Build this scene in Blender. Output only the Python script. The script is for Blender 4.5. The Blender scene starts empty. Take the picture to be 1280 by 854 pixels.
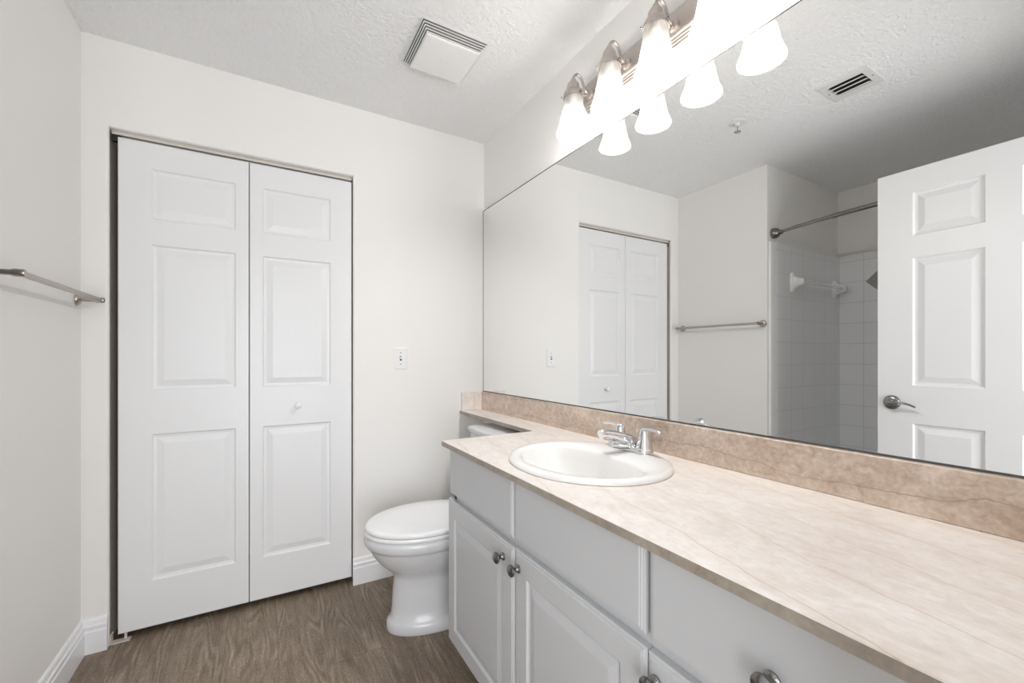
import bpy, bmesh, math
from mathutils import Vector, Matrix
PI = math.pi
SC = bpy.context.scene
COL = SC.collection

# ------------------------------------------------------------------ camera, world, exposure
F_PX, YAW, HORIZON = 530.0, 0.5269, 445.3
cam_d = bpy.data.cameras.new('camera')
cam = bpy.data.objects.new('camera', cam_d)
COL.objects.link(cam)
cam.location = (-1.1117, -2.2508, 1.1524)
cam.rotation_euler = (PI / 2, 0, -YAW)
cam_d.sensor_width = 36.0
cam_d.lens = F_PX * 36.0 / 1280.0
cam_d.shift_y = (HORIZON - 427.0) / 1280.0
cam_d.clip_start = 0.01
SC.camera = cam

world = bpy.data.worlds.new('world')
SC.world = world
world.use_nodes = True
world.node_tree.nodes['Background'].inputs[0].default_value = (0.8, 0.88, 1.0, 1)
world.node_tree.nodes['Background'].inputs[1].default_value = 0.3

SC.view_settings.view_transform = 'Standard'
SC.view_settings.look = 'None'
SC.view_settings.gamma = 1.0
SC.view_settings.use_curve_mapping = False
SC.view_settings.exposure = 0.10
SC.cycles.use_denoising = True
SC.cycles.max_bounces = 14
SC.cycles.diffuse_bounces = 8
SC.cycles.glossy_bounces = 6
SC.cycles.transparent_max_bounces = 12
SC.cycles.sample_clamp_indirect = 6.0
SC.cycles.caustics_reflective = False
SC.cycles.caustics_refractive = False

BULB = 290.0          # emission of the four vanity bulbs
HALL = 56.0           # watts of the fill light added behind the camera


def area(name, loc, rot, size, power, color):
    d = bpy.data.lights.new(name, 'AREA')
    d.shape = 'RECTANGLE'
    d.size, d.size_y = size
    d.energy = power
    d.color = color
    o = bpy.data.objects.new(name, d)
    COL.objects.link(o)
    o.location = loc
    o.rotation_euler = rot
    return o


# fill light added in the unseen hallway, reaching the room by the open doorway
area('hallway_fill', (-1.12, -3.45, 1.0), (PI / 2, 0, 0), (1.7, 1.7), HALL, (0.93, 0.96, 1.0))

# ------------------------------------------------------------------ materials
def nt(name):
    m = bpy.data.materials.new(name)
    m.use_nodes = True
    t = m.node_tree
    return m, t, t.nodes['Principled BSDF']


def node(t, kind, **kw):
    n = t.nodes.new(kind)
    for k, v in kw.items():
        if k in n.inputs:
            n.inputs[k].default_value = v
        else:
            setattr(n, k, v)
    return n


def mat(name, color, rough=0.5, metal=0.0, spec=0.5, bump=None, coat=0.0, mottle=0.0):
    m, t, b = nt(name)
    b.inputs['Base Color'].default_value = (*color, 1)
    b.inputs['Roughness'].default_value = rough
    b.inputs['Metallic'].default_value = metal
    b.inputs['Specular IOR Level'].default_value = spec
    b.inputs['Coat Weight'].default_value = coat
    b.inputs['Coat Roughness'].default_value = 0.08
    tc = node(t, 'ShaderNodeTexCoord')
    if mottle:
        n = node(t, 'ShaderNodeTexNoise', Scale=2.2, Detail=3.0)
        t.links.new(tc.outputs['Object'], n.inputs['Vector'])
        r = node(t, 'ShaderNodeValToRGB')
        r.color_ramp.elements[0].position = 0.3
        r.color_ramp.elements[1].position = 0.7
        r.color_ramp.elements[0].color = (*[c * (1 - mottle) for c in color], 1)
        r.color_ramp.elements[1].color = (*[min(1, c * (1 + mottle)) for c in color], 1)
        t.links.new(n.outputs['Fac'], r.inputs['Fac'])
        t.links.new(r.outputs['Color'], b.inputs['Base Color'])
    if bump:
        sc, st, dist, stretch = bump
        mp = node(t, 'ShaderNodeMapping')
        mp.inputs['Scale'].default_value = stretch
        n = node(t, 'ShaderNodeTexNoise', Scale=sc, Detail=4.0, Roughness=0.55)
        bp = node(t, 'ShaderNodeBump', Strength=st, Distance=dist)
        t.links.new(tc.outputs['Object'], mp.inputs['Vector'])
        t.links.new(mp.outputs['Vector'], n.inputs['Vector'])
        t.links.new(n.outputs['Fac'], bp.inputs['Height'])
        t.links.new(bp.outputs['Normal'], b.inputs['Normal'])
    return m


M = {}
M['wall'] = mat('wall_paint', (0.87, 0.86, 0.84), 0.55, bump=(90, 0.12, 0.002, (1, 1, 1)))
M['ceiling'] = mat('ceiling_texture', (0.91, 0.915, 0.92), 0.8, bump=(70, 1.0, 0.0105, (1, 1, 1)))
M['door'] = mat('door_paint', (0.82, 0.825, 0.835), 0.38, bump=(40, 0.06, 0.002, (3, 3, 0.25)))
M['trim'] = mat('trim_paint', (0.87, 0.875, 0.89), 0.3, mottle=0.01)
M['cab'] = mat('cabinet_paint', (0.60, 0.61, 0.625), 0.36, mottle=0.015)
M['cabin'] = mat('cabinet_inside', (0.45, 0.44, 0.42), 0.6, mottle=0.03)
M['porcelain'] = mat('white_porcelain', (0.72, 0.725, 0.74), 0.22, coat=0.15, mottle=0.004)
M['sinkwhite'] = mat('sink_porcelain', (0.90, 0.895, 0.885), 0.14, coat=0.5, mottle=0.004)
M['plastic'] = mat('white_plastic', (0.87, 0.875, 0.88), 0.3, mottle=0.005)
M['lidplastic'] = mat('seat_plastic', (0.92, 0.92, 0.925), 0.18, mottle=0.004)
M['grille'] = mat('grille_white', (0.86, 0.86, 0.86), 0.4, mottle=0.01)
M['register'] = mat('register_white', (0.74, 0.74, 0.73), 0.45, mottle=0.02)
M['dark'] = mat('dark_void', (0.02, 0.018, 0.016), 0.8, mottle=0.1)
M['slot'] = mat('slot_grey', (0.10, 0.10, 0.10), 0.6, mottle=0.05)
M['chrome'] = mat('chrome', (0.80, 0.80, 0.81), 0.07, 1.0, mottle=0.01)
M['nickel'] = mat('brushed_nickel', (0.43, 0.395, 0.35), 0.28, 1.0, mottle=0.03)
M['fixture'] = mat('satin_nickel_plate', (0.50, 0.455, 0.425), 0.34, 1.0, mottle=0.03)
M['pewter'] = mat('dark_pewter', (0.27, 0.265, 0.26), 0.24, 1.0, mottle=0.06)
M['rod'] = mat('dark_nickel', (0.24, 0.222, 0.20), 0.25, 1.0, mottle=0.04)
M['closet'] = mat('closet_paint', (0.76, 0.69, 0.61), 0.8, mottle=0.03)
M['track'] = mat('door_track', (0.66, 0.62, 0.57), 0.45, mottle=0.02)
M['hall'] = mat('hall_paint', (0.80, 0.79, 0.76), 0.6, mottle=0.01)
M['ceramic'] = mat('white_ceramic', (0.90, 0.90, 0.90), 0.1, coat=0.6, mottle=0.004)
M['screw'] = mat('screw_grey', (0.33, 0.33, 0.32), 0.35, 0.6, mottle=0.05)


def mirror_mat():
    m, t, b = nt('mirror_silver')
    b.inputs['Base Color'].default_value = (0.94, 0.945, 0.94, 1)
    b.inputs['Metallic'].default_value = 1.0
    b.inputs['Roughness'].default_value = 0.0
    return m


def clear_mat():
    m, t, b = nt('clear_acrylic')
    b.inputs['Base Color'].default_value = (0.93, 0.95, 0.95, 1)
    b.inputs['Roughness'].default_value = 0.08
    b.inputs['Alpha'].default_value = 0.55
    return m


def bulb_mat():
    m, t, b = nt('lit_bulb')
    b.inputs['Base Color'].default_value = (1, 1, 1, 1)
    b.inputs['Emission Color'].default_value = (1.0, 0.985, 0.972, 1)
    b.inputs['Emission Strength'].default_value = BULB
    return m


def shade_mat():
    m, t, b = nt('ribbed_frosted_glass')
    out = t.nodes['Material Output']
    tr = node(t, 'ShaderNodeBsdfTranslucent')
    tr.inputs['Color'].default_value = (0.80, 0.79, 0.775, 1)
    tp = node(t, 'ShaderNodeBsdfTransparent')
    tp.inputs['Color'].default_value = (1, 0.99, 0.975, 1)
    b.inputs['Base Color'].default_value = (0.5, 0.5, 0.495, 1)
    b.inputs['Roughness'].default_value = 0.15
    m1 = node(t, 'ShaderNodeMixShader')
    m1.inputs[0].default_value = 0.55
    m2 = node(t, 'ShaderNodeMixShader')
    m2.inputs[0].default_value = 0.62
    t.links.new(b.outputs[0], m1.inputs[1])
    t.links.new(tr.outputs[0], m1.inputs[2])
    t.links.new(m1.outputs[0], m2.inputs[1])
    t.links.new(tp.outputs[0], m2.inputs[2])
    t.links.new(m2.outputs[0], out.inputs['Surface'])
    return m


def math_n(t, op, a, b=None):
    n = t.nodes.new('ShaderNodeMath')
    n.operation = op
    for i, v in enumerate((a, b)):
        if v is None:
            continue
        if isinstance(v, (int, float)):
            n.inputs[i].default_value = v
        else:
            t.links.new(v, n.inputs[i])
    return n.outputs[0]


def ramp(t, fac, stops):
    r = t.nodes.new('ShaderNodeValToRGB')
    e = r.color_ramp.elements
    while len(e) < len(stops):
        e.new(0.5)
    for i, (p, c) in enumerate(stops):
        e[i].position = p
        e[i].color = (*c, 1) if len(c) == 3 else c
    t.links.new(fac, r.inputs['Fac'])
    return r.outputs['Color']


def mix(t, kind, fac, a, b):
    n = t.nodes.new('ShaderNodeMix')
    n.data_type = 'RGBA'
    n.blend_type = kind
    for sock, v in ((n.inputs[0], fac), (n.inputs[6], a), (n.inputs[7], b)):
        if isinstance(v, (int, float)):
            sock.default_value = v
        elif isinstance(v, tuple):
            sock.default_value = (*v, 1) if len(v) == 3 else v
        else:
            t.links.new(v, sock)
    return n.outputs[2]


def floor_mat():
    m, t, b = nt('wood_plank_floor')
    tc = node(t, 'ShaderNodeTexCoord')
    sep = node(t, 'ShaderNodeSeparateXYZ')
    t.links.new(tc.outputs['Object'], sep.inputs[0])
    X, Y = sep.outputs[0], sep.outputs[1]
    swap = node(t, 'ShaderNodeCombineXYZ')
    t.links.new(math_n(t, 'ADD', Y, 10.3), swap.inputs[0])
    t.links.new(math_n(t, 'ADD', X, 10.07), swap.inputs[1])
    br = node(t, 'ShaderNodeTexBrick', Scale=1.0)
    br.offset = 0.37
    br.inputs['Brick Width'].default_value = 1.22
    br.inputs['Row Height'].default_value = 0.18
    br.inputs['Mortar Size'].default_value = 0.0008
    br.inputs['Mortar Smooth'].default_value = 0.3
    br.inputs['Color1'].default_value = (0, 0, 0, 1)
    br.inputs['Color2'].default_value = (1, 1, 1, 1)
    br.inputs['Mortar'].default_value = (0.5, 0.5, 0.5, 1)
    t.links.new(swap.outputs[0], br.inputs['Vector'])
    tint = node(t, 'ShaderNodeSeparateColor')
    t.links.new(br.outputs['Color'], tint.inputs[0])
    pid = tint.outputs[0]
    # cathedral figure
    cv = node(t, 'ShaderNodeCombineXYZ')
    t.links.new(X, cv.inputs[0])
    t.links.new(math_n(t, 'ADD', math_n(t, 'MULTIPLY', Y, 0.17), math_n(t, 'MULTIPLY', pid, 7.0)), cv.inputs[1])
    n1 = node(t, 'ShaderNodeTexNoise', Scale=7.0, Detail=2.0, Roughness=0.5)
    t.links.new(cv.outputs[0], n1.inputs['Vector'])
    rings = math_n(t, 'SINE', math_n(t, 'MULTIPLY', n1.outputs['Fac'], 95.0))
    rings = math_n(t, 'ADD', math_n(t, 'MULTIPLY', rings, 0.5), 0.5)
    # fine straight grain
    gv = node(t, 'ShaderNodeCombineXYZ')
    t.links.new(math_n(t, 'MULTIPLY', X, 1.0), gv.inputs[0])
    t.links.new(math_n(t, 'ADD', math_n(t, 'MULTIPLY', Y, 0.05), math_n(t, 'MULTIPLY', pid, 3.0)), gv.inputs[1])
    n2 = node(t, 'ShaderNodeTexNoise', Scale=260.0, Detail=5.0, Roughness=0.65)
    t.links.new(gv.outputs[0], n2.inputs['Vector'])
    pv = node(t, 'ShaderNodeCombineXYZ')
    t.links.new(X, pv.inputs[0])
    t.links.new(math_n(t, 'MULTIPLY', Y, 0.22), pv.inputs[1])
    n3 = node(t, 'ShaderNodeTexNoise', Scale=330.0, Detail=2.0)
    t.links.new(pv.outputs[0], n3.inputs['Vector'])
    n4 = node(t, 'ShaderNodeTexNoise', Scale=3.5, Detail=2.0)
    t.links.new(tc.outputs['Object'], n4.inputs['Vector'])
    n5 = node(t, 'ShaderNodeTexNoise', Scale=55.0, Detail=4.0, Roughness=0.6)
    t.links.new(gv.outputs[0], n5.inputs['Vector'])
    gatec = node(t, 'ShaderNodeCombineXYZ')
    t.links.new(math_n(t, 'ADD', X, math_n(t, 'MULTIPLY', pid, 5.0)), gatec.inputs[0])
    t.links.new(math_n(t, 'MULTIPLY', Y, 0.5), gatec.inputs[1])
    n6 = node(t, 'ShaderNodeTexNoise', Scale=9.0, Detail=1.0)
    t.links.new(gatec.outputs[0], n6.inputs['Vector'])
    gate = ramp(t, n6.outputs['Fac'], [(0.42, (0, 0, 0)), (0.60, (1, 1, 1))])
    ring_s = math_n(t, 'MULTIPLY', math_n(t, 'MULTIPLY', math_n(t, 'SUBTRACT', rings, 0.4), gate), 0.16)
    f = math_n(t, 'ADD', ring_s, math_n(t, 'MULTIPLY', n2.outputs['Fac'], 0.45))
    f = math_n(t, 'ADD', f, math_n(t, 'MULTIPLY', n3.outputs['Fac'], 0.42))
    f = math_n(t, 'ADD', f, math_n(t, 'MULTIPLY', n5.outputs['Fac'], 0.40))
    f = math_n(t, 'ADD', f, math_n(t, 'MULTIPLY', n4.outputs['Fac'], 0.22))
    f = math_n(t, 'SUBTRACT', math_n(t, 'ADD', f, math_n(t, 'MULTIPLY', pid, 0.05)), 0.265)
    c = ramp(t, f, [(0.20, (0.078, 0.053, 0.035)), (0.42, (0.170, 0.125, 0.088)), (0.58, (0.270, 0.210, 0.155)), (0.78, (0.46, 0.38, 0.295))])
    c = mix(t, 'MULTIPLY', math_n(t, 'MULTIPLY', br.outputs['Fac'], 0.6), c, (0.25, 0.2, 0.18))
    t.links.new(c, b.inputs['Base Color'])
    b.inputs['Roughness'].default_value = 0.5
    bp = node(t, 'ShaderNodeBump', Strength=0.12, Distance=0.001)
    t.links.new(n3.outputs['Fac'], bp.inputs['Height'])
    t.links.new(bp.outputs['Normal'], b.inputs['Normal'])
    return m


def marble_mat(name, base, light, vein, vdir, period, phase, wob, stretch=(1, 1, 1), contrast=0.14):
    """beige marble: cloudy ground, shell flecks, long thin wandering veins
    vdir = direction across the veins, period and phase in metres"""
    m, t, b = nt(name)
    tc = node(t, 'ShaderNodeTexCoord')
    mp = node(t, 'ShaderNodeMapping')
    mp.inputs['Scale'].default_value = stretch
    t.links.new(tc.outputs['Object'], mp.inputs['Vector'])
    V = mp.outputs['Vector']
    n1 = node(t, 'ShaderNodeTexNoise', Scale=7.0, Detail=7.0, Roughness=0.62, Distortion=0.5)
    n2 = node(t, 'ShaderNodeTexNoise', Scale=42.0, Detail=5.0, Roughness=0.62, Distortion=0.9)
    n3 = node(t, 'ShaderNodeTexNoise', Scale=110.0, Detail=3.0, Roughness=0.6)
    for n in (n1, n2, n3):
        t.links.new(V, n.inputs['Vector'])
    f = math_n(t, 'ADD', math_n(t, 'MULTIPLY', n1.outputs['Fac'], 0.40), math_n(t, 'MULTIPLY', n2.outputs['Fac'], 0.38))
    f = math_n(t, 'ADD', f, math_n(t, 'MULTIPLY', n3.outputs['Fac'], 0.22))
    c = ramp(t, f, [(0.5 - contrast, base), (0.5 + contrast, light)])
    dot = node(t, 'ShaderNodeVectorMath')
    dot.operation = 'DOT_PRODUCT'
    dot.inputs[1].default_value = vdir
    t.links.new(tc.outputs['Object'], dot.inputs[0])
    w1 = node(t, 'ShaderNodeTexNoise', Scale=3.2, Detail=7.0, Roughness=0.55)
    w2 = node(t, 'ShaderNodeTexNoise', Scale=2.3, Detail=2.0)
    t.links.new(tc.outputs['Object'], w1.inputs['Vector'])
    t.links.new(tc.outputs['Object'], w2.inputs['Vector'])
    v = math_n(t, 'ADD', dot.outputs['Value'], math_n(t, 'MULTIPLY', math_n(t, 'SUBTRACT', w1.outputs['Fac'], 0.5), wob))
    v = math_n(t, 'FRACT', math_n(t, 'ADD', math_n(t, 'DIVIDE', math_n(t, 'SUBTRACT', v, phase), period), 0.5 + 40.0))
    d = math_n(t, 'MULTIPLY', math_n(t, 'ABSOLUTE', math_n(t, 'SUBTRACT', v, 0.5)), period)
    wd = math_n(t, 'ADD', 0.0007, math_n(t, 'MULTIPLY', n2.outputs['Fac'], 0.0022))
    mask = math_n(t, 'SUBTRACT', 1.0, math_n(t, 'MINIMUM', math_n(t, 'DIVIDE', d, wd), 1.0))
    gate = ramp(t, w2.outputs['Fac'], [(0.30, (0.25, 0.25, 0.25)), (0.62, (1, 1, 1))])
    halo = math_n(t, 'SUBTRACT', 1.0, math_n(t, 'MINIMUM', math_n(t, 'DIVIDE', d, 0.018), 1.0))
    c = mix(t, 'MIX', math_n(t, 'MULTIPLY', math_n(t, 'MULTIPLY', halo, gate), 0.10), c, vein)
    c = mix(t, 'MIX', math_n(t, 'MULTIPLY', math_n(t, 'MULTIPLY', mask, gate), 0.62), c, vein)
    vo = node(t, 'ShaderNodeTexVoronoi', Scale=11.0)
    t.links.new(tc.outputs['Object'], vo.inputs['Vector'])
    pit = math_n(t, 'LESS_THAN', vo.outputs['Distance'], 0.020)
    c = mix(t, 'MIX', math_n(t, 'MULTIPLY', pit, 0.7), c, (0.25, 0.14, 0.08))
    t.links.new(c, b.inputs['Base Color'])
    b.inputs['Roughness'].default_value = 0.3
    b.inputs['Specular IOR Level'].default_value = 0.4
    return m


def tile_mat(axis):
    """six inch white wall tiles; axis = horizontal object axis of the wall"""
    m, t, b = nt('shower_tile_' + 'xy'[axis])
    tc = node(t, 'ShaderNodeTexCoord')
    sep = node(t, 'ShaderNodeSeparateXYZ')
    t.links.new(tc.outputs['Object'], sep.inputs[0])
    cv = node(t, 'ShaderNodeCombineXYZ')
    t.links.new(math_n(t, 'ADD', sep.outputs[axis], (2.3135 + 3.0 * 0.1535, 0.707 + 20 * 0.1535)[axis]), cv.inputs[0])
    t.links.new(math_n(t, 'ADD', sep.outputs[2], 0.1535 * 8 - 0.935 + 0.1535 * 6 - 0.311), cv.inputs[1])
    br = node(t, 'ShaderNodeTexBrick', Scale=1.0)
    br.offset = 0.0
    br.inputs['Brick Width'].default_value = 0.1535
    br.inputs['Row Height'].default_value = 0.1535
    br.inputs['Mortar Size'].default_value = 0.0016
    br.inputs['Mortar Smooth'].default_value = 0.2
    br.inputs['Color1'].default_value = (0.88, 0.89, 0.90, 1)
    br.inputs['Color2'].default_value = (0.90, 0.91, 0.92, 1)
    br.inputs['Mortar'].default_value = (0.60, 0.60, 0.60, 1)
    t.links.new(cv.outputs[0], br.inputs['Vector'])
    t.links.new(br.outputs['Color'], b.inputs['Base Color'])
    rr = ramp(t, br.outputs['Fac'], [(0.0, (0.12, 0.12, 0.12)), (1.0, (0.7, 0.7, 0.7))])
    t.links.new(rr, b.inputs['Roughness'])
    nz = node(t, 'ShaderNodeTexNoise', Scale=9.0, Detail=1.0)
    t.links.new(tc.outputs['Object'], nz.inputs['Vector'])
    h = math_n(t, 'SUBTRACT', math_n(t, 'MULTIPLY', nz.outputs['Fac'], 0.5), br.outputs['Fac'])
    bp = node(t, 'ShaderNodeBump', Strength=0.35, Distance=0.0015)
    t.links.new(h, bp.inputs['Height'])
    t.links.new(bp.outputs['Normal'], b.inputs['Normal'])
    return m


M['mirror'] = mirror_mat()
M['clear'] = clear_mat()
M['bulb'] = bulb_mat()
M['shade'] = shade_mat()
M['floor'] = floor_mat()
M['marble'] = marble_mat('cream_marble', (0.71, 0.635, 0.58), (0.87, 0.83, 0.795), (0.50, 0.33, 0.20), (1.0, -0.24, 0.0), 0.125, 0.062, 0.075, (1.0, 0.55, 1.0), 0.11)
M['splash'] = marble_mat('shaded_splash_marble', (0.47, 0.355, 0.275), (0.80, 0.69, 0.595), (0.27, 0.15, 0.085), (0.0, 0.02, 1.0), 0.085, 0.875 - 0.03, 0.13, (1.0, 0.8, 1.0), 0.12)  # counter marble in a darker tone; weaker light on the splash is painted in
M['edge'] = marble_mat('shaded_marble_edge', (0.27, 0.225, 0.18), (0.43, 0.375, 0.32), (0.22, 0.14, 0.09), (0.0, 1.0, 0.3), 0.4, 0.0, 0.1)  # marble darkened by colour, painting in the unlit slab edge
M['tile_x'] = tile_mat(0)
M['tile_y'] = tile_mat(1)
M['slate'] = mat('slate_accent', (0.36, 0.355, 0.31), 0.35, mottle=0.25)

# ------------------------------------------------------------------ mesh helpers
def obj(name, bm, material, parent=None, smooth=True, angle=35, mats=None):
    bmesh.ops.recalc_face_normals(bm, faces=bm.faces[:])
    me = bpy.data.meshes.new(name)
    bm.to_mesh(me)
    bm.free()
    for mm in (mats or [material]):
        me.materials.append(M[mm] if isinstance(mm, str) else mm)
    if smooth:
        for p in me.polygons:
            p.use_smooth = True
        me.set_sharp_from_angle(angle=math.radians(angle))
    o = bpy.data.objects.new(name, me)
    COL.objects.link(o)
    if parent:
        o.parent = parent
    return o


def tag(o, label, cat, group=None):
    o['label'] = label
    o['category'] = cat
    if group:
        o['group'] = group
    return o


def struct(o, label=None, cat=None):
    o['kind'] = 'structure'
    if label:
        o['label'] = label
        o['category'] = cat
    return o


def thing(name, label, cat, loc=(0, 0, 0), rz=0.0, group=None):
    o = bpy.data.objects.new(name, None)
    o.empty_display_size = 0.05
    COL.objects.link(o)
    o.location = loc
    o.rotation_euler = (0, 0, rz)
    return tag(o, label, cat, group)


def box(bm, x0, x1, y0, y1, z0, z1, bev=0.0, seg=2, mi=0):
    b2 = bmesh.new()
    bmesh.ops.create_cube(b2, size=1.0)
    for v in b2.verts:
        v.co = Vector(((x0 + x1) / 2 + v.co.x * (x1 - x0), (y0 + y1) / 2 + v.co.y * (y1 - y0), (z0 + z1) / 2 + v.co.z * (z1 - z0)))
    if bev:
        bmesh.ops.bevel(b2, geom=b2.edges[:], offset=bev, segments=seg, profile=0.5, affect='EDGES')
    for f in b2.faces:
        f.material_index = mi
    tmp = bpy.data.meshes.new('tmp')
    b2.to_mesh(tmp)
    b2.free()
    bm.from_mesh(tmp)
    bpy.data.meshes.remove(tmp)
    return bm


def BM():
    return bmesh.new()


def bx(*a, **k):
    return box(bmesh.new(), *a, **k)


def rings(bm, loops, cap0=True, cap1=True, closed=True, mi=0):
    """skin a list of equally long point loops"""
    V = [[bm.verts.new(p) for p in L] for L in loops]
    n = len(V[0])
    for a, b in zip(V, V[1:]):
        for i in range(n if closed else n - 1):
            j = (i + 1) % n
            f = bm.faces.new((a[i], a[j], b[j], b[i]))
            f.material_index = mi
    if cap0:
        bm.faces.new(V[0][::-1]).material_index = mi
    if cap1:
        bm.faces.new(V[-1]).material_index = mi
    return V


def lathe(bm, prof, origin=(0, 0, 0), axis='Z', n=32, cap0=True, cap1=True, ribs=0, ramp_=0.0):
    """prof = [(r, h)...] turned about an axis"""
    o = Vector(origin)
    loops = []
    for r, h in prof:
        L = []
        for i in range(n):
            a = 2 * PI * i / n
            rr = r + (ramp_ * math.cos(ribs * a) if ribs else 0)
            c, s = rr * math.cos(a), rr * math.sin(a)
            p = {'Z': (c, s, h), 'X': (h, c, s), 'Y': (c, h, s)}[axis]
            L.append(o + Vector(p))
        loops.append(L)
    return rings(bm, loops, cap0, cap1)


def tube(bm, pts, r, n=16, smooth=0, flat=1.0):
    """tube along points; r a number or list; smooth = Catmull-Rom subdivisions"""
    P = [Vector(p) for p in pts]
    R = list(r) if isinstance(r, (list, tuple)) else [r] * len(P)
    if smooth:
        Q, S = [], []
        for i in range(len(P) - 1):
            p0, p1, p2, p3 = P[max(i - 1, 0)], P[i], P[i + 1], P[min(i + 2, len(P) - 1)]
            for k in range(smooth):
                t = k / smooth
                Q.append(0.5 * ((2 * p1) + (p2 - p0) * t + (2 * p0 - 5 * p1 + 4 * p2 - p3) * t * t + (3 * p1 - p0 - 3 * p2 + p3) * t ** 3))
                S.append(R[i] * (1 - t) + R[i + 1] * t)
        Q.append(P[-1])
        S.append(R[-1])
        P, R = Q, S
    tan = [(P[min(i + 1, len(P) - 1)] - P[max(i - 1, 0)]).normalized() for i in range(len(P))]
    up = Vector((0, 0, 1)) if abs(tan[0].z) < 0.9 else Vector((1, 0, 0))
    u = (up - tan[0] * up.dot(tan[0])).normalized()
    loops = []
    for p, t, rad in zip(P, tan, R):
        u = (u - t * u.dot(t)).normalized()
        w = t.cross(u)
        loops.append([p + (u * math.cos(2 * PI * k / n) * flat + w * math.sin(2 * PI * k / n)) * rad for k in range(n)])
    rings(bm, loops)
    return bm


def prism(bm, poly, fn, a, b):
    """sweep a closed 2D profile straight; fn(u, v, s) -> point, s from a to b"""
    rings(bm, [[Vector(fn(u, v, a)) for u, v in poly], [Vector(fn(u, v, b)) for u, v in poly]])
    return bm


def ellipse(cx, cy, ax, ay, z, n=64):
    return [Vector((cx + ax * math.cos(2 * PI * i / n), cy + ay * math.sin(2 * PI * i / n), z)) for i in range(n)]


def slab(bm, x0, x1, z0, z1, thick, panels=(), profile=(), edge=((0.0, 0.0),), round_field=0):
    """door or drawer slab; its face looks to -Y at y = 0. edge = [(inset, depth)] from outer rim to
    face; panels = [(x0,x1,z0,z1)] on a grid; profile = [(inset, depth)] going into each panel."""
    def q(a, b, c, d):
        bm.faces.new([bm.verts.new(p) for p in (a, b, c, d)])
    def rect(X0, X1, Z0, Z1, d):
        return [Vector((X0, d, Z0)), Vector((X1, d, Z0)), Vector((X1, d, Z1)), Vector((X0, d, Z1))]
    def band(A, B):
        for i in range(4):
            j = (i + 1) % 4
            q(A[i], A[j], B[j], B[i])
    loops = [rect(x0, x1, z0, z1, thick)]
    for ins, d in edge:
        loops.append(rect(x0 + ins, x1 - ins, z0 + ins, z1 - ins, d))
    q(*loops[0])
    for A, B in zip(loops, loops[1:]):
        band(A, B)
    ins = edge[-1][0]
    xs = sorted({round(v, 5) for v in [x0 + ins, x1 - ins] + [p[0] for p in panels] + [p[1] for p in panels]})
    zs = sorted({round(v, 5) for v in [z0 + ins, z1 - ins] + [p[2] for p in panels] + [p[3] for p in panels]})
    for a, b in zip(xs, xs[1:]):
        for c, d in zip(zs, zs[1:]):
            hit = [p for p in panels if abs(p[0] - a) < 1e-4 and abs(p[1] - b) < 1e-4 and abs(p[2] - c) < 1e-4 and abs(p[3] - d) < 1e-4]
            if not hit:
                q(*rect(a, b, c, d, 0))
                continue
            L = rect(a, b, c, d, 0)
            for i_, dd in profile:
                N = rect(a + i_, b - i_, c + i_, d - i_, dd)
                band(L, N)
                L = N
            q(*L)
    bmesh.ops.remove_doubles(bm, verts=bm.verts[:], dist=1e-5)
    return bm


# ------------------------------------------------------------------ room shell
W, H = 1.727, 2.407          # left wall at x = -W, ceiling at H, mirror wall face at x = 0.006
YF = -2.20                   # wall with the entry door
XA = -2.69                   # back of the shower alcove
YA = -0.692                  # end wall of the alcove

struct(obj('floor', bx(-3.0, 1.2, -3.62, 0.75, -0.06, 0.0), 'floor'))
struct(obj('ceiling', bx(-3.0, 1.2, -3.62, 0.75, H, H + 0.06), 'ceiling'))
struct(obj('wall_right', bx(0.006, 0.12, YF, 0.10, 0, H), 'wall'))


def wall_opening(name, y0, y1, xl, xr, x0, x1, zt, bullnose, material):
    """wall along x between y0 (room face, rounded arrises) and y1, with one doorway xl..xr, 0..zt"""
    bm = BM()
    r = bullnose
    arc = [(r - r * math.sin(a), r - r * math.cos(a)) for a in [PI / 2 * k / 5 for k in range(6)]]
    # arc: (offset along the wall from the opening edge, depth from the room face) edge -> face
    s = 1 if y1 > y0 else -1
    path = [(-0.0, y1)] + [(0.0 + d * 0, y0 + s * r) for d in (0,)]
    prof = [(0.0, y1), (0.0, y0 + s * r)] + [(r - r * math.cos(a), y0 + s * (r - r * math.sin(a))) for a in [PI / 2 * k / 5 for k in range(1, 6)]]
    # opening loop offset outward by prof[i][0]
    loops = []
    for off, y in prof:
        loops.append([Vector((xl - off, y, 0)), Vector((xl - off, y, zt + off)), Vector((xr + off, y, zt + off)), Vector((xr + off, y, 0))])
    rings(bm, loops, False, False, closed=False)
    o = prof[-1][0]
    for (a, b, c, d) in ((x0, xl - o, 0, H), (xr + o, x1, 0, H), (xl - o, xr + o, zt + o, H)):
        bm.faces.new([bm.verts.new(p) for p in ((a, y0, c), (b, y0, c), (b, y0, d), (a, y0, d))])
    for (a, b, c, d) in ((x0, xl, 0, H), (xr, x1, 0, H), (xl, xr, zt, H)):
        bm.faces.new([bm.verts.new(p) for p in ((a, y1, c), (b, y1, c), (b, y1, d), (a, y1, d))])
    bmesh.ops.remove_doubles(bm, verts=bm.verts[:], dist=1e-5)
    return obj(name, bm, material)


ZH = 2.062
XL, XR = -1.648, -0.728
struct(wall_opening('wall_back', 0.0, 0.0165, XL, XR, -W - 0.001, 0.12, ZH, 0.012, 'wall'))
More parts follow.
